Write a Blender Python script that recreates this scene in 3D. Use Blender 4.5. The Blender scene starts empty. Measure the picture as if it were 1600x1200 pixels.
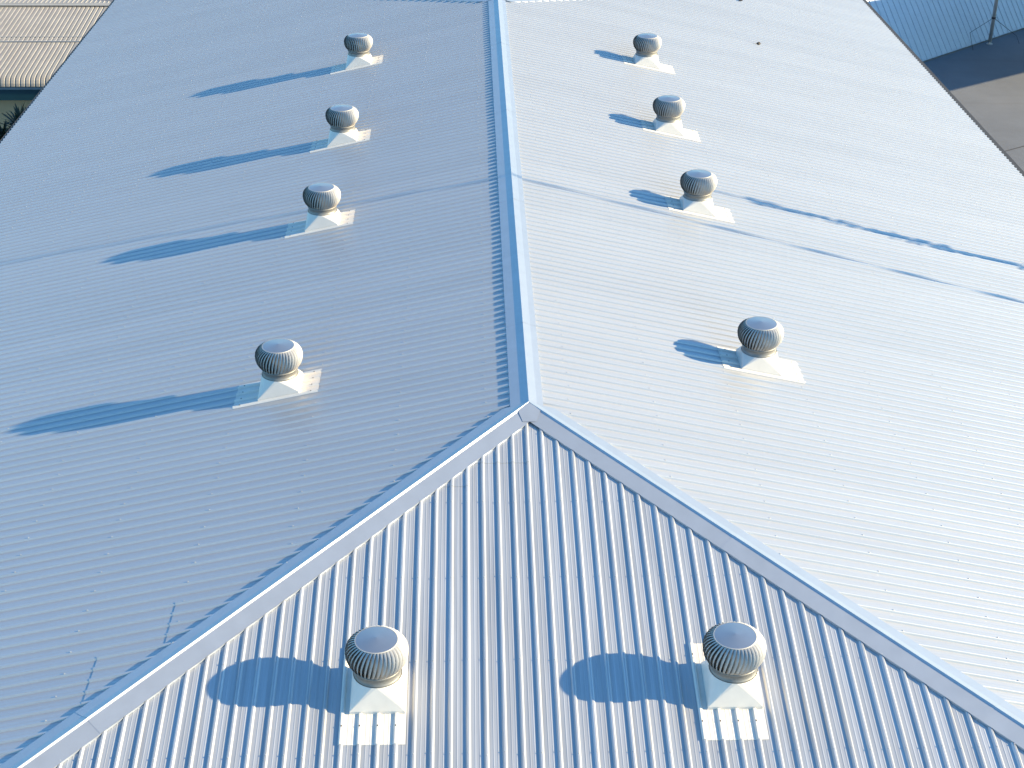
import bpy, bmesh, math, random
from mathutils import Matrix, Vector

rnd = random.Random(11)
scene = bpy.context.scene
col = scene.collection

# ------------------------------------------------------------------ camera
cam = bpy.data.cameras.new("camera")
cam.sensor_width = 36.0
cam.lens = 52.705
cam.clip_start = 0.1
cam.clip_end = 2000.0
camo = bpy.data.objects.new("camera", cam)
col.objects.link(camo)
R = Matrix(((0.9995889974, 0.0070924696, -0.0277764835),
            (-0.0277736768, 0.4796722140, -0.8770080901),
            (0.0071034543, 0.8774190925, 0.4796720515)))
camo.matrix_world = Matrix.Translation((-0.760723, -17.024456, 9.633825)) @ R.to_4x4()
scene.camera = camo

# ------------------------------------------------------------------ world, sun, exposure
SUN_EL, SUN_AZ = 22.3, -6.5            # azimuth measured from +X
world = bpy.data.worlds.new("World")
scene.world = world
world.use_nodes = True
wn = world.node_tree
sky = wn.nodes.new("ShaderNodeTexSky")
sky.sky_type = 'NISHITA'
sky.sun_disc = False
sky.sun_elevation = math.radians(SUN_EL)
sky.sun_rotation = math.radians(90 - SUN_AZ)
sky.air_density = 1.0
sky.dust_density = 0.2
sky.ozone_density = 5.5
bgn = wn.nodes["Background"]
tint = wn.nodes.new("ShaderNodeMix")          # a touch less violet than the model sky
tint.data_type = 'RGBA'
tint.blend_type = 'MULTIPLY'
tint.inputs[0].default_value = 1.0
tint.inputs[7].default_value = (0.78, 1.03, 1.0, 1.0)
wn.links.new(sky.outputs[0], tint.inputs[6])
wn.links.new(tint.outputs[2], bgn.inputs[0])
bgn.inputs[1].default_value = 0.124

sl = bpy.data.lights.new("sun", 'SUN')
sl.energy = 5.0
sl.angle = math.radians(0.53)
sl.color = (1.0, 0.805, 0.50)
so = bpy.data.objects.new("sun", sl)
col.objects.link(so)
ce = math.cos(math.radians(SUN_EL))
SUN = Vector((ce * math.cos(math.radians(SUN_AZ)), ce * math.sin(math.radians(SUN_AZ)), math.sin(math.radians(SUN_EL))))
so.rotation_euler = SUN.to_track_quat('Z', 'Y').to_euler()
so.location = SUN * 60

vs = scene.view_settings
vs.view_transform = 'Standard'
vs.look = 'None'
vs.gamma = 1.0
vs.use_curve_mapping = False
vs.exposure = 1.48

# ------------------------------------------------------------------ materials
def new_mat(name):
    m = bpy.data.materials.new(name)
    m.use_nodes = True
    return m, m.node_tree, m.node_tree.nodes["Principled BSDF"]

def nd(nt, kind, **kw):
    n = nt.nodes.new(kind)
    for k, v in kw.items():
        setattr(n, k, v)
    return n

def noise(nt, vec, scale, detail=4.0, rough=0.55):
    n = nd(nt, "ShaderNodeTexNoise")
    n.inputs["Scale"].default_value = scale
    n.inputs["Detail"].default_value = detail
    n.inputs["Roughness"].default_value = rough
    if vec is not None:
        nt.links.new(vec, n.inputs["Vector"])
    return n.outputs["Fac"]

def ramp(nt, fac, stops):
    r = nd(nt, "ShaderNodeValToRGB")
    e = r.color_ramp.elements
    e[0].position, e[0].color = stops[0][0], (*stops[0][1], 1)
    e[1].position, e[1].color = stops[-1][0], (*stops[-1][1], 1)
    for p, c in stops[1:-1]:
        x = e.new(p)
        x.color = (*c, 1)
    nt.links.new(fac, r.inputs["Fac"])
    return r.outputs["Color"]

def mathn(nt, op, a, b):
    n = nd(nt, "ShaderNodeMath", operation=op)
    for i, v in enumerate((a, b)):
        if hasattr(v, "links"):
            nt.links.new(v, n.inputs[i])
        else:
            n.inputs[i].default_value = v
    return n.outputs[0]

def mixc(nt, fac, a, b, mode='MIX'):
    n = nd(nt, "ShaderNodeMix", data_type='RGBA', blend_type=mode)
    for sock, v in ((n.inputs[0], fac), (n.inputs[6], a), (n.inputs[7], b)):
        if hasattr(v, "links"):
            nt.links.new(v, sock)
        elif isinstance(v, (tuple, list)):
            sock.default_value = (*v, 1)
        else:
            sock.default_value = v
    return n.outputs[2]

def scaled_pos(nt, sx, sy, sz):
    g = nd(nt, "ShaderNodeNewGeometry")
    mp = nd(nt, "ShaderNodeMapping")
    mp.inputs["Scale"].default_value = (sx, sy, sz)
    nt.links.new(g.outputs["Position"], mp.inputs["Vector"])
    return mp.outputs["Vector"]

def bump(nt, b, height, strength, dist):
    n = nd(nt, "ShaderNodeBump")
    n.inputs["Strength"].default_value = strength
    n.inputs["Distance"].default_value = dist
    nt.links.new(height, n.inputs["Height"])
    nt.links.new(n.outputs[0], b.inputs["Normal"])

def sheet_metal(name, along, base, metallic, rough, streak):
    """coated steel sheet: faint streaks along the ribs, dust, shallow oil-canning."""
    m, nt, b = new_mat(name)
    if along == 'x':
        sv = scaled_pos(nt, 0.45, 22.0, 0.45)
        wv = scaled_pos(nt, 0.5, 3.0, 0.5)
    elif along == 'y':
        sv = scaled_pos(nt, 22.0, 0.45, 0.45)
        wv = scaled_pos(nt, 3.0, 0.5, 0.5)
    else:
        sv = scaled_pos(nt, 4, 4, 4)
        wv = scaled_pos(nt, 1.5, 1.5, 1.5)
    pv = scaled_pos(nt, 1, 1, 1)
    st = noise(nt, sv, 1.0, 3.0)
    du = noise(nt, pv, 0.45, 5.0, 0.6)
    fi = noise(nt, pv, 9.0, 4.0, 0.6)
    oi = nd(nt, "ShaderNodeObjectInfo")
    lo = tuple(c * (1 - streak) for c in base)
    hi = tuple(c * (1 + streak * 0.8) for c in base)
    c = ramp(nt, st, [(0.3, lo), (0.7, hi)])
    c = mixc(nt, mathn(nt, 'MULTIPLY', ramp(nt, du, [(0.42, (0, 0, 0)), (0.75, (1, 1, 1))]), 0.07), c,
             (base[0] * 0.80, base[1] * 0.77, base[2] * 0.72))
    rv = mathn(nt, 'ADD', mathn(nt, 'MULTIPLY', oi.outputs["Random"], 0.035), 0.983)
    cv = nd(nt, "ShaderNodeCombineXYZ")
    for i in range(3):
        nt.links.new(rv, cv.inputs[i])
    c = mixc(nt, 1.0, c, cv.outputs[0], 'MULTIPLY')
    nt.links.new(c, b.inputs["Base Color"])
    b.inputs["Metallic"].default_value = metallic
    r = mathn(nt, 'ADD', mathn(nt, 'MULTIPLY', fi, 0.12), rough - 0.06)
    r = mathn(nt, 'ADD', r, mathn(nt, 'MULTIPLY', oi.outputs["Random"], 0.02))
    nt.links.new(r, b.inputs["Roughness"])
    h = noise(nt, wv, 1.0, 1.0)
    bump(nt, b, h, 0.30, 0.008)
    return m

M = {}
RB = (0.443, 0.458, 0.478)
M['roof_x'] = sheet_metal("zinc_sheet_x", 'x', RB, 0.45, 0.38, 0.03)
M['roof_y'] = sheet_metal("zinc_sheet_y", 'y', RB, 0.45, 0.38, 0.17)
M['cap'] = sheet_metal("zinc_flashing", 'n', (0.37, 0.405, 0.455), 0.45, 0.40, 0.04)
def stain_vane(mat, z0, z1, tan):
    nt = mat.node_tree
    b = nt.nodes["Principled BSDF"]
    src = b.inputs["Base Color"].links[0].from_socket
    tc = nd(nt, "ShaderNodeTexCoord")
    sp = nd(nt, "ShaderNodeSeparateXYZ")
    nt.links.new(tc.outputs["Object"], sp.inputs[0])
    mr = nd(nt, "ShaderNodeMapRange")
    mr.inputs[1].default_value = z1
    mr.inputs[2].default_value = z0
    nt.links.new(sp.outputs[2], mr.inputs[0])
    n = noise(nt, scaled_pos(nt, 1, 1, 1), 7.0, 4.0)
    f = mathn(nt, 'MULTIPLY', mr.outputs[0], ramp(nt, n, [(0.38, (0.1, 0.1, 0.1)), (0.66, (1, 1, 1))]))
    nt.links.new(mixc(nt, f, src, tan), b.inputs["Base Color"])
M['galv'] = sheet_metal("galvanised_vane", 'n', (0.43, 0.42, 0.40), 0.25, 0.56, 0.10)
stain_vane(M['galv'], 0.37, 0.50, (0.34, 0.25, 0.16))
M['disc'] = sheet_metal("galvanised_disc", 'n', (0.42, 0.43, 0.45), 0.85, 0.38, 0.04)
M['clad'] = sheet_metal("pale_cladding", 'n', (0.36, 0.41, 0.47), 0.2, 0.5, 0.04)
M['neck'] = sheet_metal("dull_galvanised_neck", 'n', (0.21, 0.21, 0.20), 0.45, 0.5, 0.08)

def painted(name, base, rough=0.5, var=0.12, scale=2.0, metallic=0.0, bmp=0.0):
    m, nt, b = new_mat(name)
    pv = scaled_pos(nt, 1, 1, 1)
    n1 = noise(nt, pv, scale, 6.0, 0.65)
    c = ramp(nt, n1, [(0.3, tuple(x * (1 - var) for x in base)), (0.7, tuple(min(1, x * (1 + var)) for x in base))])
    nt.links.new(c, b.inputs["Base Color"])
    b.inputs["Roughness"].default_value = rough
    b.inputs["Metallic"].default_value = metallic
    if bmp:
        bump(nt, b, noise(nt, pv, scale * 12, 4.0), 0.4, bmp)
    return m

M['cream'] = painted("cream_fibreglass", (0.64, 0.605, 0.555), 0.45, 0.05, 5.0)
M['dark_shade'] = painted("dark_shade", (0.10, 0.095, 0.09), 0.7)  # shade as colour: inside the vent heads and under the cladding
M['eave'] = painted("brown_eave", (0.045, 0.042, 0.04), 0.7)
M['wall'] = painted("pale_render", (0.50, 0.48, 0.44), 0.85, 0.08, 1.2, bmp=0.003)
M['beige_wall'] = painted("beige_render", (0.58, 0.38, 0.21), 0.9, 0.10, 1.4, bmp=0.003)
M['teal'] = painted("teal_fascia", (0.004, 0.036, 0.052), 0.45, 0.12, 2.0)
M['grey_lip'] = painted("grey_gutter", (0.20, 0.22, 0.24), 0.5)
M['beige_roof'] = painted("weathered_beige_sheet", (0.26, 0.245, 0.22), 0.6, 0.10, 1.6)
M['pole'] = painted("galvanised_pole", (0.36, 0.36, 0.36), 0.42, 0.08, 3.0, metallic=0.4)
M['wire'] = painted("black_wire", (0.03, 0.03, 0.035), 0.5)
M['screw'] = painted("screw_head", (0.50, 0.50, 0.50), 0.45, 0.1, 30.0, metallic=0.5)
M['lump'] = painted("dark_lump", (0.05, 0.042, 0.035), 0.8)
M['trunk'] = painted("palm_bark", (0.12, 0.09, 0.065), 0.9, 0.3, 8.0, bmp=0.01)
M['frond'] = painted("palm_leaf", (0.016, 0.026, 0.013), 0.6, 0.45, 3.0)
M['creeper'] = painted("creeper_leaf", (0.04, 0.08, 0.025), 0.55, 0.4, 6.0)

def concrete():
    m, nt, b = new_mat("yard_concrete")
    pv = scaled_pos(nt, 1, 1, 1)
    a = noise(nt, pv, 0.22, 8.0, 0.7)
    c = ramp(nt, a, [(0.32, (0.100, 0.108, 0.122)), (0.55, (0.120, 0.130, 0.147)), (0.75, (0.138, 0.147, 0.163))])
    s = noise(nt, scaled_pos(nt, 0.25, 2.4, 1), 0.7, 6.0, 0.7)
    c = mixc(nt, mathn(nt, 'MULTIPLY', ramp(nt, s, [(0.52, (0, 0, 0)), (0.72, (1, 1, 1))]), 0.35), c, (0.095, 0.093, 0.093))
    nt.links.new(c, b.inputs["Base Color"])
    b.inputs["Roughness"].default_value = 0.85
    bump(nt, b, noise(nt, pv, 14.0, 4.0), 0.4, 0.01)
    return m
M['ground'] = concrete()

# ------------------------------------------------------------------ helpers
def mesh_from(name, verts, faces, mat, smooth=False):
    me = bpy.data.meshes.new(name)
    me.from_pydata([tuple(v) for v in verts], [], faces)
    me.materials.append(mat)
    if smooth:
        me.polygons.foreach_set("use_smooth", [True] * len(me.polygons))
    me.update()
    return me

def link(name, me, parent=None, loc=(0, 0, 0), kind=None):
    o = bpy.data.objects.new(name, me)
    col.objects.link(o)
    o.location = loc
    if parent is not None:
        o.parent = parent
    if kind:
        o["kind"] = kind
    return o

def empty(name, loc, label, cat, group=None):
    o = bpy.data.objects.new(name, None)
    o.empty_display_size = 0.3
    col.objects.link(o)
    o.location = loc
    o["label"] = label
    o["category"] = cat
    if group:
        o["group"] = group
    return o

class MB:
    """gathers shapes into one mesh"""
    def __init__(self):
        self.v, self.f = [], []
    def poly(self, pts):
        i = len(self.v)
        self.v += [Vector(p) for p in pts]
        self.f.append(tuple(range(i, i + len(pts))))
    def box(self, a, b):
        x0, y0, z0 = a
        x1, y1, z1 = b
        i = len(self.v)
        self.v += [Vector(p) for p in ((x0, y0, z0), (x1, y0, z0), (x1, y1, z0), (x0, y1, z0),
                                       (x0, y0, z1), (x1, y0, z1), (x1, y1, z1), (x0, y1, z1))]
        for f in ((3, 2, 1, 0), (4, 5, 6, 7), (0, 1, 5, 4), (1, 2, 6, 5), (2, 3, 7, 6), (3, 0, 4, 7)):
            self.f.append(tuple(i + k for k in f))
    def tube(self, pts, radii, n=8, cap=True):
        rings = []
        for k, p in enumerate(pts):
            p = Vector(p)
            a = Vector(pts[max(k - 1, 0)])
            b = Vector(pts[min(k + 1, len(pts) - 1)])
            t = (b - a).normalized()
            u = t.orthogonal().normalized()
            w = t.cross(u)
            i = len(self.v)
            r = radii[k] if isinstance(radii, (list, tuple)) else radii
            for j in range(n):
                an = 2 * math.pi * j / n
                self.v.append(p + u * (r * math.cos(an)) + w * (r * math.sin(an)))
            rings.append(i)
        for a, b in zip(rings, rings[1:]):
            for j in range(n):
                self.f.append((a + j, a + (j + 1) % n, b + (j + 1) % n, b + j))
        if cap:
            self.f.append(tuple(rings[0] + j for j in reversed(range(n))))
            self.f.append(tuple(rings[-1] + j for j in range(n)))
    def lathe(self, prof, n=32, c=(0, 0, 0)):
        i0 = len(self.v)
        for r, z in prof:
            for j in range(n):
                an = 2 * math.pi * j / n
                self.v.append(Vector((c[0] + r * math.cos(an), c[1] + r * math.sin(an), c[2] + z)))
        for k in range(len(prof) - 1):
            for j in range(n):
                a = i0 + k * n
                self.f.append((a + j, a + (j + 1) % n, a + n + (j + 1) % n, a + n + j))
    def build(self, name, mat, parent=None, loc=(0, 0, 0), smooth=False, kind=None):
        return link(name, mesh_from(name, self.v, self.f, mat, smooth), parent, loc, kind)

# ------------------------------------------------------------------ the big hipped roof
m = 0.221574                 # slope, 12.5 degrees
L = 20.77                    # ridge length
W = 12.0                     # plan distance from ridge to eave
ZG = -11.0                   # yard level
NC = 1.0 / math.sqrt(1 + m * m)
PITCH = 0.19
COVER = 4 * PITCH

def P_left(s, d, h):
    return Vector((-d - m * NC * h, s, -m * d + NC * h))
def P_right(s, d, h):
    return Vector((d + m * NC * h, s, -m * d + NC * h))
def P_front(s, d, h):
    return Vector((s, -d - m * NC * h, -m * d + NC * h))
def P_back(s, d, h):
    return Vector((s, L + d + m * NC * h, -m * d + NC * h))
def d0_long(s):
    return -s if s < 0 else (s - L if s > L else 0.0)
def d0_end(s):
    return abs(s)

# the profile over one pitch, starting at a rib's centre
HR = 0.0215
RIB = [(-0.027, 0.0), (-0.0145, HR * 0.80), (-0.009, HR), (0.009, HR), (0.0145, HR * 0.80), (0.027, 0.0)]
PAN = [(0.064, 0.0), (0.069, 0.0016), (0.075, 0.0016), (0.080, 0.0), (0.110, 0.0), (0.115, 0.0016), (0.121, 0.0016), (0.126, 0.0)]

def profile(n_ribs, cut_first=True):
    pts = []
    for k in range(n_ribs):
        for i, (ds, h) in enumerate(RIB):
            pts.append((k * PITCH + ds, h))
        if k < n_ribs - 1:
            pts += [(k * PITCH + ds, h) for ds, h in PAN]
    return pts

SHEET = profile(5)
# the long slopes carry a slightly taller, steeper rib
HL = 0.0265
RIB_L = [(-0.0235, 0.0), (-0.0150, HL * 0.82), (-0.0095, HL), (0.0095, HL), (0.0150, HL * 0.82), (0.0235, 0.0)]
SHEET_L = []
for k in range(5):
    SHEET_L += [(k * PITCH + ds, h) for ds, h in RIB_L]
    if k < 4:
        SHEET_L += [(k * PITCH + ds, h) for ds, h in PAN]

def sheet_mesh(P, prof, s0, d0f, d_end, mat, lift=0.0, start=0.035, d_min=None, inner=None):
    """one roof sheet: the ribbed profile run down the slope, with a small turned edge at the eave."""
    v, f = [], []
    n = len(prof)
    span = prof[-1][0] - prof[0][0]
    rows = []
    for (ds, h) in prof:
        s = s0 + ds
        a = max(d0f(s) + start, d_min if d_min is not None else -1)
        tilt = 0.0022 * (ds - prof[0][0]) / span      # the far edge laps over the next sheet
        rows.append((s, a, h + tilt + lift))
    for j, fr in enumerate((0.0, 0.5, 1.0)):
        for (s, a, h) in rows:
            a2 = min(a, d_end)
            v.append(P(s, a2 + (d_end - a2) * fr, h))
    for j in range(2):
        for i in range(n - 1):
            if rows[i][1] >= d_end and rows[i + 1][1] >= d_end:
                continue
            f.append((j * n + i, j * n + i + 1, (j + 1) * n + i + 1, (j + 1) * n + i))
    # sheet edge thickness at the low end
    b = len(v)
    for (s, a, h) in rows:
        v.append(P(s, d_end, h - 0.004))
    for i in range(n - 1):
        if rows[i][1] >= d_end and rows[i + 1][1] >= d_end:
            continue
        f.append((2 * n + i, 2 * n + i + 1, b + i + 1, b + i))
    return v, f

def fix_up(me):
    bm = bmesh.new()
    bm.from_mesh(me)
    bm.normal_update()
    s = sum(fc.normal.z * fc.calc_area() for fc in bm.faces)
    if s < 0:
        bmesh.ops.reverse_faces(bm, faces=bm.faces)
    bm.to_mesh(me)
    bm.free()

building = empty("warehouse", (0, 10, ZG), "long white metal warehouse with a hipped ribbed roof filling the picture", "building")
building.location = (0, 0, 0)

LONG_L0 = -2.97 - 12 * COVER     # sheet lap lines
LONG_R0 = -2.147 - 13 * COVER
FRONT_0 = PITCH * (-0.25 - 64)

def lay(P, s_start, s_lo, s_hi, d0f, mat, splits=None):
    SH = SHEET_L if d0f is d0_long else SHEET
    cache = None
    s = s_start
    while s < s_hi:
        lo, hi = s - 0.03, s + COVER + 0.03
        if hi > s_lo:
            whole = d0f is d0_long and lo > 0.1 and hi < L - 0.1
            sp = (splits or {}).get(round((s - s_start) / COVER))
            if whole and not sp:
                if cache is None:
                    v, f = sheet_mesh(P, SH, 0.0, lambda q: 0.0, W, mat)
                    cache = mesh_from("roof_sheet", v, f, mat)
                    fix_up(cache)
                link("roof_sheet", cache, building, (0, s, 0))
            else:
                runs = [(None, W, 0.0)] if not sp else [(None, sp, 0.005), (sp - 0.18, W, 0.0)]
                for dmin, dend, lift in runs:
                    if min(d0f(lo), d0f(hi)) > dend - 0.05:
                        continue
                    v, f = sheet_mesh(P, SH, s, d0f, dend, mat, lift, d_min=dmin)
                    if not f:
                        continue
                    me = mesh_from("roof_sheet", v, f, mat)
                    fix_up(me)
                    link("roof_sheet", me, building)
        s += COVER

lay(P_left, LONG_L0, -W, L + W, d0_long, M['roof_x'], {11: 4.173, 10: 4.93})
lay(P_right, LONG_R0, -W, L + W, d0_long, M['roof_x'])
lay(P_front, FRONT_0, -W, W, d0_end, M['roof_y'], {14: 1.45, 15: 1.05})
lay(P_back, FRONT_0, -W, W, d0_end, M['roof_y'])

# screw heads along the purlins
def screws(name, P, s_first, s_lo, s_hi, d0f, skip):
    mb = MB()
    HR = HL if d0f is d0_long else 0.0215
    k = 0
    s = s_first
    while s < s_hi:
        if s > s_lo:
            for d in (0.55, 1.72, 2.9, 4.08, 5.26, 6.44, 7.62, 8.8, 9.98, 11.16):
                if d > d0f(s) + 0.25 and (k + int(d * 3)) % skip == 0:
                    dd = d + rnd.uniform(-0.02, 0.02)
                    r = 0.0085
                    c = [P(s + r * math.cos(a), dd + r * math.sin(a), HR + 0.003) for a in (0, 1.05, 2.09, 3.14, 4.19, 5.24)]
                    t = [P(s + r * math.cos(a), dd + r * math.sin(a), HR + 0.010) for a in (0, 1.05, 2.09, 3.14, 4.19, 5.24)]
                    mb.poly(t)
                    for i in range(6):
                        mb.poly((c[i], c[(i + 1) % 6], t[(i + 1) % 6], t[i]))
        s += PITCH
        k += 1
    mb.build(name, M['screw'], building, kind="stuff")
screws("screw_heads", P_left, LONG_L0, -W, L + W, d0_long, 2)
screws("screw_heads", P_right, LONG_R0, -W, L + W, d0_long, 2)
screws("screw_heads", P_front, FRONT_0, -W, W, d0_end, 1)

# ridge cap: short overlapping lengths with lips notched round the ribs
def ridge_piece(y0, y1, lift):
    mb = MB()
    for side, P, w in ((-1, P_left, 0.235), (1, P_right, 0.185)):
        secs = [(0.0, 0.056), (0.10, 0.036), (w, HL + 0.004)]
        for (da, ha), (db, hb) in zip(secs, secs[1:]):
            da = -m * NC * (ha + lift) if da == 0.0 else da
            mb.poly((P(y0, da, ha + lift), P(y1, da, ha + lift), P(y1, db, hb + lift), P(y0, db, hb + lift)))
    mb.build("ridge_cap", M['cap'], building)
y = 0.0
i = 0
while y < L:
    y1 = min(y + 2.4, L)
    ridge_piece(y - (0.06 if y > 0 else 0.0), y1, 0.0018 * (i % 2))
    y += 2.4
    i += 1

def lips(P, w, phase, s_lo, s_hi):
    """the turned-down tongues between the ribs along a ridge cap"""
    mb = MB()
    k = math.ceil((s_lo - phase) / PITCH)
    while phase + (k + 1) * PITCH < s_hi:
        a, b = phase + k * PITCH, phase + (k + 1) * PITCH
        top = HL + 0.0035
        mb.poly((P(a + 0.012, w, top), P(b - 0.012, w, top), P(b - 0.029, w + 0.004, 0.004), P(a + 0.029, w + 0.004, 0.004)))
        k += 1
    return mb
lips(P_left, 0.235, LONG_L0, 0.1, L - 0.1).build("ridge_cap_lip", M['cap'], building)
lips(P_right, 0.185, LONG_R0, 0.1, L - 0.1).build("ridge_cap_lip", M['cap'], building)

WH = 0.166   # half plan offset of a hip wing
def hip_pt(sx, ye, u, off, h, face):
    """point on a hip cap: u along the hip in plan, off = plan offset into the face ('long' or 'end')"""
    if off == 0.0:
        z = -m * u + h * 1.05
        return Vector((sx * u, -u if ye < 0 else L + u, z))
    if face == 'end':
        s, d = sx * (u - off), u + off
        p = Vector((s, 0, -m * d + NC * h))
        p.y = (-d - m * NC * h) if ye < 0 else (L + d + m * NC * h)
    else:
        x, yy = u + off, u - off
        p = Vector((sx * (x + m * NC * h), 0, -m * x + NC * h))
        p.y = -yy if ye < 0 else L + yy
    return p
def hip_cap(sx, ye):
    u = 0.0
    i = 0
    while u < W - 0.05:
        u1 = min(u + 2.4, W)
        mb = MB()
        lift = 0.0018 * (i % 2)
        ua = u - (0.06 if i else 0.0)
        for face in ('end', 'long'):
            secs = [(0.0, 0.056), (0.007, 0.040), (WH, HR + 0.007)] if face == 'end' else [(0.0, 0.056), (0.06, 0.040), (WH, HL + 0.004)]
            for (oa, ha), (ob, hb) in zip(secs, secs[1:]):
                def q(uu, o, h):
                    return hip_pt(sx, ye, max(uu, o), o, h + lift, face)
                mb.poly((q(ua, oa, ha), q(u1, oa, ha), q(u1, ob, hb), q(ua, ob, hb)))
        mb.build("hip_cap", M['cap'], building)
        u += 2.4
        i += 1
    for face, phase in (('end', FRONT_0), ('long', LONG_L0 if sx < 0 else LONG_R0)):
        mb = MB()
        k = -70
        while k < 260:
            a = phase + k * PITCH + 0.0
            b = a + PITCH
            # rib coordinate s runs along the eave of this face; at the wing edge s = f(u)
            if face == 'end':
                ua, ub = sx * (a) + WH, sx * (b) + WH
            else:
                if ye < 0:
                    ua, ub = -a + WH, -b + WH
                else:
                    ua, ub = a - L + WH, b - L + WH
            lo, hi = min(ua, ub), max(ua, ub)
            if lo > WH + 0.02 and hi < W:
                top = HR + 0.0065 if face == 'end' else HL + 0.0035
                mb.poly((hip_pt(sx, ye, lo + 0.012, WH, top, face), hip_pt(sx, ye, hi - 0.012, WH, top, face),
                         hip_pt(sx, ye, hi - 0.029 + 0.003, WH + 0.003, 0.004, face), hip_pt(sx, ye, lo + 0.029 + 0.003, WH + 0.003, 0.004, face)))
            k += 1
        mb.build("hip_cap_lip", M['cap'], building)
for sx in (-1, 1):
    for ye in (-1, 1):
        hip_cap(sx, ye)
# the folded piece closing the ridge end over the front face
mb = MB()
mb.poly([P_front(0, 0.0, 0.058), P_front(-0.15, 0.14, 0.050), P_front(-0.09, 0.34, 0.036), P_front(0.09, 0.34, 0.036), P_front(0.15, 0.14, 0.050)])
mb.build("apex_cap", M['cap'], building)

# eaves: a dark gutter and fascia, walls below
E0, E1, ZE = W, L + W, -m * W
mb = MB(); mb.box((-E0 - 0.10, -E0 - 0.10, ZE - 0.16), (-E0 + 0.03, E1 + 0.10, ZE - 0.03)); mb.build("gutter", M['eave'], building)
mb = MB(); mb.box((E0 - 0.03, -E0 - 0.10, ZE - 0.16), (E0 + 0.16, E1 + 0.10, ZE - 0.03)); mb.build("gutter", M['eave'], building)
mb = MB(); mb.box((-E0 + 0.035, -E0 - 0.10, ZE - 0.16), (E0 - 0.035, -E0 + 0.03, ZE - 0.03)); mb.build("gutter", M['eave'], building)
mb = MB(); mb.box((-E0 + 0.035, E1 - 0.03, ZE - 0.16), (E0 - 0.035, E1 + 0.10, ZE - 0.03)); mb.build("gutter", M['eave'], building)
for a, b in (((-11.4, -11.4), (-11.2, E1 - 0.6)), ((11.2, -11.4), (11.4, E1 - 0.6)), ((-11.19, -11.4), (11.19, -11.2)), ((-11.19, E1 - 0.8), (11.19, E1 - 0.6))):
    mb = MB(); mb.box((a[0], a[1], ZG), (b[0], b[1], ZE - 0.02)); mb.build("wall", M['wall'], building)

# ------------------------------------------------------------------ turbine vents
NV = 42
ZN, ZT = 0.265, 0.70           # neck bottom and disc height above the roof at the axis
def vane_mesh():
    prof = [(0.254, 0.374), (0.283, 0.403), (0.309, 0.447), (0.326, 0.500), (0.332, 0.555), (0.325, 0.605), (0.298, 0.652), (0.262, 0.682), (0.226, 0.696)]
    v, f = [], []
    wa = 2 * math.pi / NV
    for i, (r, z) in enumerate(prof):
        t = i / (len(prof) - 1)
        tw = math.radians(17) * (t - 0.35)
        for fr, dr in ((-0.42, -0.050), (-0.05, -0.006), (0.46, 0.006)):
            k = min(1.0, math.sin(math.pi * min(max(t, 0.02), 0.98)) * 1.6)
            rr = r + dr * k
            an = tw + fr * wa
            v.append((rr * math.cos(an), rr * math.sin(an), z))
    for i in range(len(prof) - 1):
        for j in range(2):
            a = i * 3 + j
            f.append((a, a + 1, a + 4, a + 3))
    return mesh_from("vane", v, f, M['galv'], True)
VANE = vane_mesh()

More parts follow.
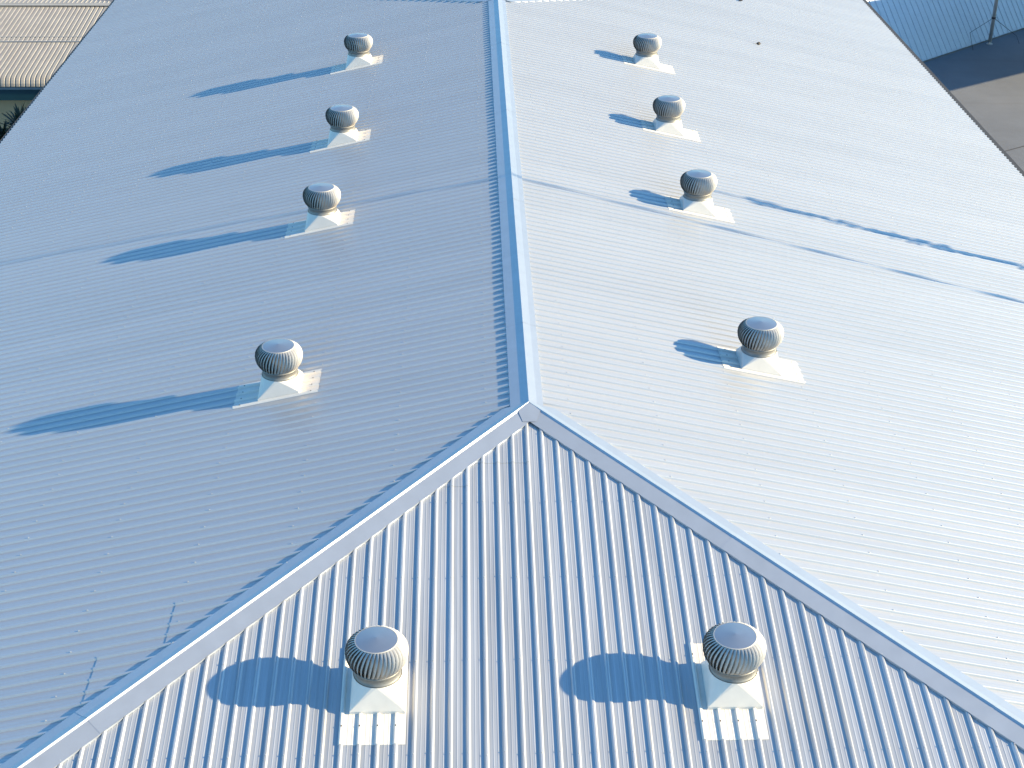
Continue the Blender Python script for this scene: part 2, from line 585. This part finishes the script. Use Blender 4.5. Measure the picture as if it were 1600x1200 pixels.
def make_vent(face, loc, label):
    """face: which slope the vent stands on. The origin is on the roof plane below the vent's axis."""
    root = empty("turbine_vent", loc, label, "roof vent", "spinning turbine vents on the warehouse roof")
    gx, gy = {'left': (m, 0), 'right': (-m, 0), 'front': (0, m)}[face]   # roof plane z = gx x + gy y
    nrm = Vector((-gx, -gy, 1)).normalized()
    def on(x, y, h):
        return Vector((x, y, gx * x + gy * y)) + nrm * h
    # the ribbed apron sheet, running with the roof's own ribs
    prof = []
    for k in range(4):
        prof += [(k * PITCH + ds, h) for ds, h in RIB]
        if k < 3:
            prof += [(k * PITCH + ds, h) for ds, h in PAN]
    prof += [(3 * PITCH + 0.06, 0.0), (3 * PITCH + 0.105, 0.0)]
    lift = 0.009
    HX = HR if face == 'front' else HL
    if face != 'front':
        prof = []
        for k in range(4):
            prof += [(k * PITCH + ds, h) for ds, h in RIB_L]
            if k < 3:
                prof += [(k * PITCH + ds, h) for ds, h in PAN]
        prof += [(3 * PITCH + 0.06, 0.0), (3 * PITCH + 0.105, 0.0)]
    mb = MB()
    if face == 'front':
        o = -0.37
        row = lambda d: [on(o + s, -d, h + lift) for s, h in prof]
        a, b = row(-0.58), row(0.67)
        lowf = lambda s, h, hh: on(o + s, -0.67, hh)
    else:
        sg = -1 if face == 'left' else 1
        o = -0.30
        row = lambda d: [on(sg * d, o + s, h + lift) for s, h in prof]
        a, b = row(-0.56), row(0.66)
        lowf = lambda s, h, hh: on(sg * 0.66, o + s, hh)
    for i in range(len(prof) - 1):
        mb.poly((a[i], a[i + 1], b[i + 1], b[i]))
    for i in range(len(prof) - 1):
        e0 = lowf(*prof[i], prof[i][1] + lift - 0.007)
        e1 = lowf(*prof[i + 1], prof[i + 1][1] + lift - 0.007)
        mb.poly((b[i], b[i + 1], e1, e0))
    ap = mb.build("apron_sheet", M['cream'], root)
    fix_up(ap.data)
    # screws on the apron
    mb = MB()
    for s in ([o + k * PITCH for k in range(4)]):
        for d in ((-0.42, 0.45) if face == 'front' else (-0.46, 0.56)):
            p = on(s, -d, HX + lift) if face == 'front' else on((-1 if face == 'left' else 1) * d, s, HX + lift)
            mb.lathe([(0.009, 0.0), (0.009, 0.006), (0.001, 0.008)], 6, p)
    mb.build("screw_heads", M['lump'], root, kind="stuff")
    # square-to-round base
    mb = MB()
    hw = 0.293
    n = 32
    top = [Vector((0.262 * math.cos(2 * math.pi * (j + 0.0) / n), 0.262 * math.sin(2 * math.pi * j / n), ZN)) for j in range(n)]
    cs = [on(hw, hw, HX + 0.012), on(-hw, hw, HX + 0.012), on(-hw, -hw, HX + 0.012), on(hw, -hw, HX + 0.012)]
    ct = [c + nrm * 0.02 for c in cs]
    for q in range(4):
        mid = top[(q * 8 + 8) % n]
        mb.poly((cs[q], cs[(q + 1) % 4], ct[(q + 1) % 4], ct[q]))
        mb.poly((ct[q], ct[(q + 1) % 4], mid))
        for j in range(8):
            mb.poly((ct[q], top[q * 8 + j + 1 if q * 8 + j + 1 < n else 0], top[q * 8 + j]))
    # skirt down to the pans
    for q in range(4):
        lo = [c - nrm * (HX + 0.002) for c in (cs[q], cs[(q + 1) % 4])]
        mb.poly((lo[0], lo[1], cs[(q + 1) % 4], cs[q]))
    bs = mb.build("flashing_base", M['cream'], root)
    bm = bmesh.new(); bm.from_mesh(bs.data); bmesh.ops.remove_doubles(bm, verts=bm.verts, dist=1e-5)
    bmesh.ops.recalc_face_normals(bm, faces=bm.faces); bm.to_mesh(bs.data); bm.free()
    # neck with two rolled beads
    mb = MB()
    mb.lathe([(0.245, ZN - 0.02), (0.254, ZN - 0.004), (0.254, ZN + 0.012), (0.248, ZN + 0.016), (0.248, ZN + 0.075), (0.257, ZN + 0.08), (0.257, ZN + 0.092), (0.262, ZN + 0.095), (0.262, ZN + 0.108), (0.235, ZN + 0.112)], 40)
    mb.build("neck", M['neck'], root, smooth=True)
    # drum painted dark to stand for the shade inside, seen between the vanes
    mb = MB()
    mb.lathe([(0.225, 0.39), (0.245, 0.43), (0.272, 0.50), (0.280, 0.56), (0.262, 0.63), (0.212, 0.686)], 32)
    head = mb.build("turbine_head", M['dark_shade'], root, smooth=True)
    for k in range(NV):
        vo = link("vane", VANE, head)
        vo.rotation_euler = (0, 0, 2 * math.pi * k / NV)
    # shallow conical lid with a rolled rim
    mb = MB()
    mb.lathe([(0.224, 0.692), (0.230, 0.694), (0.231, 0.699), (0.227, 0.703), (0.221, 0.702)], 48)
    mb.build("lid_rim", M['galv'], head, smooth=True)
    mb = MB()
    mb.lathe([(0.2205, 0.701), (0.19, 0.706), (0.10, 0.718), (0.012, 0.728), (0.001, 0.729)], 48)
    mb.build("lid", M['disc'], head, smooth=True)
    return root

def copy_vent(src, loc, label):
    r = src.copy()
    col.objects.link(r)
    r.location = loc
    r["label"] = label
    a = rnd.uniform(0, 6.28)
    for ch in list(src.children):
        c = ch.copy()
        col.objects.link(c)
        c.parent = r
        if c.name.startswith("turbine_head"):   # each head leans and stops a little differently
            c.rotation_euler = (rnd.uniform(-0.02, 0.02), rnd.uniform(-0.02, 0.02), a)
        for g2 in ch.children:
            d = g2.copy()
            col.objects.link(d)
            d.parent = c
    return r

def plane_z(x, y, face):
    return -m * (abs(x) if face != 'front' else abs(y))

spots = [
    ('left', -3.47, 1.94, "turbine vent on the shaded left slope nearest the camera, its shadow the longest"),
    ('left', -3.37, 7.90, "second turbine vent from the front on the shaded left slope, level with the cable shadow"),
    ('left', -3.32, 12.33, "third turbine vent from the front on the shaded left slope"),
    ('left', -3.32, 17.75, "farthest and smallest turbine vent on the shaded left slope"),
    ('right', 3.50, 2.60, "turbine vent on the bright right slope nearest the camera, short blue shadow"),
    ('right', 3.42, 8.53, "second turbine vent from the front on the bright right slope, where the pole shadow ends"),
    ('right', 3.41, 13.04, "third turbine vent from the front on the bright right slope"),
    ('right', 3.46, 17.69, "farthest and smallest turbine vent on the bright right slope"),
    ('front', -1.7675, -4.46, "large turbine vent at the left of the front hip face, white ribbed apron below it"),
    ('front', 2.0325, -4.46, "large turbine vent at the right of the front hip face, white ribbed apron below it"),
]
proto = {}
PH = {'left': LONG_L0, 'right': LONG_R0}
for face, x, y, label in spots:
    if face != 'front':   # snap the apron's ribs to the roof's ribs
        k = round((y - 0.30 - PH[face]) / PITCH)
        y = PH[face] + k * PITCH + 0.30
    loc = (x, y, plane_z(x, y, face))
    if face not in proto:
        proto[face] = make_vent(face, loc, label)
    else:
        copy_vent(proto[face], loc, label)

# two small dark lumps lying on the far right slope
for (x, y, r, lab) in ((7.275, 26.94, 0.075, "small dark lump on the bright right slope at the picture's top edge"),
                       (6.96, 22.07, 0.06, "small dark lump on the bright right slope right of the farthest vent")):
    bm = bmesh.new()
    bmesh.ops.create_icosphere(bm, subdivisions=2, radius=r)
    for v in bm.verts:
        v.co *= rnd.uniform(0.75, 1.15)
        v.co.z *= 0.7
    me = bpy.data.meshes.new("debris")
    bm.to_mesh(me); bm.free()
    me.materials.append(M['lump'])
    o = link("debris", me, None, (x, y, -m * x + 0.055))
    o["label"] = lab
    o["category"] = "debris"
    o["group"] = "debris on the roof"

# ------------------------------------------------------------------ ground
mb = MB()
mb.poly(((-900, -900, ZG), (900, -900, ZG), (900, 900, ZG), (-900, 900, ZG)))
g = mb.build("ground", M['ground'], kind="structure")
# expansion joints cut across the yard
mb = MB()
for a, b in (((17.0, 37.6), (24.0, 41.9)), ((17.0, 44.4), (19.4, 33.0))):
    a, b = Vector((*a, 0)), Vector((*b, 0))
    t = (b - a).normalized(); n = Vector((-t.y, t.x, 0)) * 0.035
    mb.poly([(p.x, p.y, ZG + 0.004) for p in (a - n, b - n, b + n, a + n)])
mb.build("yard_joint", M['eave'], kind="structure")

# ------------------------------------------------------------------ low shed at the far left
shed = empty("beige_shed", (-18, 36, ZG), "low shed with a weathered beige ribbed roof and dark teal fascia", "building")
shed_inv = Vector((18, -36, -ZG))
EY, EZ, SLP = 35.95, -6.99, 0.10
X0, X1 = -32.0, -12.6
SP = 0.179
def shed_path():
    """cross-section from the bull-nosed eave up the slope: (y, z, nx normal)"""
    pts = [(EY, EZ - 0.0)]
    for a in (20, 40, 60, 80):
        t = math.radians(a)
        pts.append((EY + 0.34 * (1 - math.cos(t)), EZ + 0.30 * math.sin(t)))
    pts.append((EY + 0.45, EZ + 0.325))
    return pts
def shed_sheet(x_start, path, name):
    v, f = [], []
    prof = []
    for k in range(5):
        prof += [(k * SP - 0.075, 0.0), (k * SP - 0.056, 0.026), (k * SP + 0.052, 0.026), (k * SP + 0.070, 0.0)]
    n = len(prof)
    for i, (yy, zz) in enumerate(path):
        a = path[max(i - 1, 0)]; b = path[min(i + 1, len(path) - 1)]
        t = Vector((0, b[0] - a[0], b[1] - a[1])).normalized()
        nr = Vector((0, -t.z, t.y))
        for s, h in prof:
            p = Vector((x_start + s, yy, zz)) + nr * (h + 0.0022 * s)
            v.append(p + shed_inv)
    for i in range(len(path) - 1):
        for j in range(n - 1):
            f.append((i * n + j, i * n + j + 1, (i + 1) * n + j + 1, (i + 1) * n + j))
    me = mesh_from(name, v, f, M['beige_roof'])
    fix_up(me)
    return me
ZB = EZ + 0.325
low = shed_path() + [(39.6, ZB + SLP * (39.6 - EY - 0.45))]
upz = ZB + SLP * (39.42 - EY - 0.45) + 0.014
top = [(39.42, upz), (43.2, upz + SLP * 3.78)]
ml = shed_sheet(0.0, low, "roof_sheet")
mt = shed_sheet(0.0, top, "roof_sheet")
x = X0
while x < X1:
    link("roof_sheet", ml, shed, (x, 0, 0))
    link("roof_sheet", mt, shed, (x, 0, 0))
    x += 4 * SP
def sbox(name, a, b, mat):
    mb = MB(); mb.box(a, b)
    for q in mb.v:
        q += shed_inv
    mb.build(name, mat, shed)
zr = upz + SLP * 3.78
sbox("lap_shade_strip", (X0, 39.36, upz + 0.005), (X1 + 0.7, 39.412, upz + 0.042), M['grey_lip'])  # grey strips added to draw the shadow gap lines at the lap
sbox("lap_shade_strip", (X0, 39.86, upz + 0.048), (X1 + 0.7, 39.885, upz + 0.078), M['grey_lip'])
sbox("ridge_cap", (X0, 43.05, zr + 0.045), (X1 + 0.75, 43.45, zr + 0.075), M['beige_roof'])
sbox("gutter", (X0, EY + 0.02, EZ - 0.12), (X1 + 0.7, EY + 0.14, EZ - 0.035), M['grey_lip'])
sbox("fascia", (X0, EY + 0.06, EZ - 0.53), (X1 + 0.7, EY + 0.13, EZ - 0.125), M['teal'])
sbox("wall", (X0 + 0.3, EY + 0.42, ZG), (X1, EY + 0.62, EZ - 0.05), M['beige_wall'])
sbox("wall", (X1 - 0.2, EY + 0.63, ZG), (X1, 47.0, EZ - 0.05), M['beige_wall'])
# rear roof of the same shed, a lower slope falling away
rear = [(43.25, zr + 0.02), (44.6, zr + 0.02)]
def rear_sheet(i, x):
    v = []
    prof = []
    for k in range(5):
        prof += [(k * SP - 0.03, 0.0), (k * SP - 0.015, 0.02), (k * SP + 0.015, 0.02), (k * SP + 0.03, 0.0)]
    n = len(prof)
    for j in range(2):
        for s, h in prof:
            X = x + s
            yy = 43.3 if j == 0 else 44.75 - 0.29 * (X + 18.3)
            v.append(Vector((X, yy, zr + 0.02 + h + 0.002 * s)) + shed_inv)
    f = [(k, k + 1, n + k + 1, n + k) for k in range(n - 1)]
    me = mesh_from("rear_sheet", v, f, M['beige_roof'])
    fix_up(me)
    link("rear_sheet", me, shed)
x = -24.0
i = 0
while x < -14.0:
    rear_sheet(i, x)
    x += 4 * SP
    i += 1

# ------------------------------------------------------------------ palm by the shed
def palm(loc, h, nf, ln, label, seed):
    r = random.Random(seed)
    root = empty("palm_tree", loc, label, "palm", "palms beside the shed")
    mb = MB()
    mb.tube([(0, 0, 0), (0.05, 0.02, h * 0.5), (0.0, 0.06, h)], [0.13, 0.10, 0.08], 8)
    mb.build("trunk", M['trunk'], root)
    for k in range(nf):
        an = 2.4 * k + r.uniform(-0.3, 0.3)
        e = math.radians(r.uniform(15, 88))
        l = ln * r.uniform(0.65, 1.1)
        d = Vector((math.cos(an), math.sin(an), 0))
        side = d.cross(Vector((0, 0, 1)))
        p = Vector((0, 0.06, h + r.uniform(-0.35, 0.05)))
        mb = MB()
        prev = None
        for q in range(6):
            t = q / 5
            w = side * (0.045 * (0.5 + 1.2 * t) * (1 - t) ** 0.7 + 0.002) * 1.5
            fold = Vector((0, 0, -0.012))
            cur = (p - w, p + fold, p + w)
            if prev:
                mb.poly((prev[0], prev[1], cur[1], cur[0]))
                mb.poly((prev[1], prev[2], cur[2], cur[1]))
            prev = cur
            p = p + (d * math.cos(e) + Vector((0, 0, math.sin(e)))) * (l / 5)
            e -= math.radians(r.uniform(2, 9))
        mb.build("leaf_blade", M['frond'], root)
    return root
palm((-16.0, 32.4, ZG), 3.65, 75, 0.95, "dark spiky leaved palm against the shed wall, nearest the shed's teal fascia", 3)
palm((-17.1, 32.8, ZG), 2.85, 75, 0.95, "dark spiky leaved palm at the picture's left edge, low on the shed wall", 5)
palm((-16.55, 32.0, ZG), 3.25, 75, 0.9, "dark spiky leaved palm between the two others by the shed wall", 8)

# ------------------------------------------------------------------ clad building at the far right
A = Vector((21.17, 52.535, ZG)); dv = Vector((0.756, 0.654, 0)).normalized()
clad = empty("clad_shed", A, "pale blue metal clad shed with leaning ribbed side standing in shade", "building")
up_dir = Vector((-dv.y, dv.x, 1.45)).normalized()
nrm = dv.cross(up_dir).normalized()
if nrm.z < 0:
    nrm = -nrm
CP = 0.42
prof = []
for k in range(5):
    prof += [(k * CP - 0.03, 0.0), (k * CP - 0.012, 0.03), (k * CP + 0.012, 0.03), (k * CP + 0.03, 0.0)]
def clad_mesh(h):
    v, f = [], []
    n = len(prof)
    for t in (0.0, h):
        for s, hh in prof:
            v.append(dv * s + up_dir * (t + 0.03) + nrm * (hh + 0.003 * s))
    for i in range(n - 1):
        f.append((i, i + 1, n + i + 1, n + i))
    me = mesh_from("cladding_sheet", v, f, M['clad'])
    fix_up(me)
    return me
cm = clad_mesh(8.5)
for k in range(-5, 10):
    o = link("cladding_sheet", cm, clad)
    o.location = dv * (k * 4 * CP)
mb = MB()
for (a, b) in ((-8.0, 16.0),):
    p = [dv * a, dv * b]
    q = [v + up_dir * 8.4 for v in p]
    back = Vector((-dv.y, dv.x, 0)) * 9
    mb.poly((p[0] - nrm * 0.03, p[1] - nrm * 0.03, q[1] - nrm * 0.03, q[0] - nrm * 0.03))
    mb.poly((q[0] - nrm * 0.03, q[1] - nrm * 0.03, q[1] + back, q[0] + back))
    mb.poly((p[0], q[0], q[0] + back, p[0] + back))
    mb.poly((p[1], p[1] + back, q[1] + back, q[1]))
    mb.poly((p[0] + back, q[0] + back, q[1] + back, p[1] + back))
mb.build("shell", M['clad'], clad)
# strip painted dark to stand for the shaded gap under the sheets
mb = MB()
b0, b1 = dv * -8, dv * 16
nh = Vector((dv.y, -dv.x, 0))
mb.poly((b0 + nh * 0.02, b1 + nh * 0.02, b1 + nh * 0.02 + Vector((0, 0, 0.07)), b0 + nh * 0.02 + Vector((0, 0, 0.07))))
mb.build("base_gap_shade", M['dark_shade'], clad)

# pole with stay wires standing by the clad shed
pp = Vector((25.0, 55.35, ZG))
pole = empty("pole", pp, "slim round metal pole in front of the clad shed", "pole")
mb = MB(); mb.tube([(0, 0, 0), (0, 0, 6.5)], [0.09, 0.075], 12); mb.build("shaft", M['pole'], pole, smooth=True)
mb = MB(); mb.lathe([(0.16, 0.0), (0.16, 0.03), (0.10, 0.035), (0.095, 0.12)], 12); mb.build("foot", M['pole'], pole)
mb = MB(); mb.lathe([(0.10, 1.26), (0.105, 1.28), (0.105, 1.34), (0.10, 1.36)], 12); mb.build("clamp", M['wire'], pole)
for pts in (((0, 0, 1.31), (-1.40, -1.0, 0.85), (-1.15, -1.1, 0.02)), ((0, 0, 1.31), (1.30, 0.05, 0.40), (1.5, 0.05, 0.02))):
    mb = MB(); mb.tube(pts, 0.014, 5); mb.build("stay_wire", M['wire'], pole)

# ------------------------------------------------------------------ shadow casters right of the picture: an added slab, a pole and a mast
h0 = 5.4
G1 = Vector((21.249, 48.539, ZG)); e = Vector((0.841, 0.541, 0)); nn = Vector((-0.541, 0.841, 0))
sh = Vector((SUN.x, SUN.y, 0)) * (h0 / SUN.z)
F0 = G1 + sh - e * 7  # unseen slab, added and sized so its shadow covers yard and cladding
shade_canopy = empty("shade_canopy", F0, "unseen flat metal slab on posts added right of the yard to shade it", "shade_canopy")
dep, ln = 9.45, 34
mb = MB()
c = [Vector((0, 0, h0 - 0.25)), e * ln + Vector((0, 0, h0 - 0.25)), e * ln + nn * dep + Vector((0, 0, h0 - 0.25)), nn * dep + Vector((0, 0, h0 - 0.25))]
t = [v + Vector((0, 0, 0.25)) for v in c]
mb.poly(t); mb.poly(c[::-1])
for k in range(4):
    mb.poly((c[k], c[(k + 1) % 4], t[(k + 1) % 4], t[k]))
mb.build("roof", M['clad'], shade_canopy)
for k in range(5):
    for o_ in (8.2,):
        p = e * (2 + k * 7.5) + nn * o_
        mb = MB(); mb.tube((p, p + Vector((0, 0, h0 - 0.26))), 0.09, 8); mb.build("post", M['pole'], shade_canopy)

def along_sun(p, x):
    k = (x - p.x) / SUN.x
    return p + SUN * k
# creeper-hung utility pole and a slim mast, both throwing long thin shadows over the roof
tip = along_sun(Vector((3.6, 9.84, -0.80)), 15.5)
up = empty("utility_pole", (tip.x, tip.y, ZG), "creeper covered utility pole standing right of the warehouse", "utility pole")
hh = tip.z - ZG
mb = MB(); mb.tube([(0, 0, 0), (0, 0, hh)], [0.045, 0.020], 10); mb.build("shaft", M['trunk'], up, smooth=True)
mb = MB()
for k in range(700):
    z = hh - abs(rnd.gauss(0, 1)) * hh * 0.30 - 0.2
    z = rnd.uniform(hh * 0.52, hh * 0.96)
    clump = 0.5 + 0.5 * math.sin(z * 2.3) * math.sin(z * 0.9 + 1)
    rr = rnd.uniform(0.03, 0.05 + 0.42 * clump * min(1.0, (hh - z) / 4.5))
    a = rnd.uniform(0, 6.28)
    p = Vector((rr * math.cos(a), rr * math.sin(a), z))
    u = Vector((rnd.uniform(-1, 1), rnd.uniform(-1, 1), rnd.uniform(-1, 1))).normalized() * 0.085
    w = u.orthogonal().normalized() * 0.055
    mb.poly((p - u, p + w, p + u, p - w))
mb.build("creeper", M['creeper'], up, kind="stuff")
tip2 = along_sun(Vector((-11.5, 9.65, -2.5)), 15.0)
ms = empty("mast", (tip2.x, tip2.y, ZG), "slim tall steel mast standing right of the warehouse", "mast")
hh2 = tip2.z - ZG
mb = MB(); mb.tube([(0, 0, 0), (0, 0, hh2 * 0.5), (0, 0, hh2)], [0.05, 0.04, 0.028], 8); mb.build("shaft", M['pole'], ms, smooth=True)
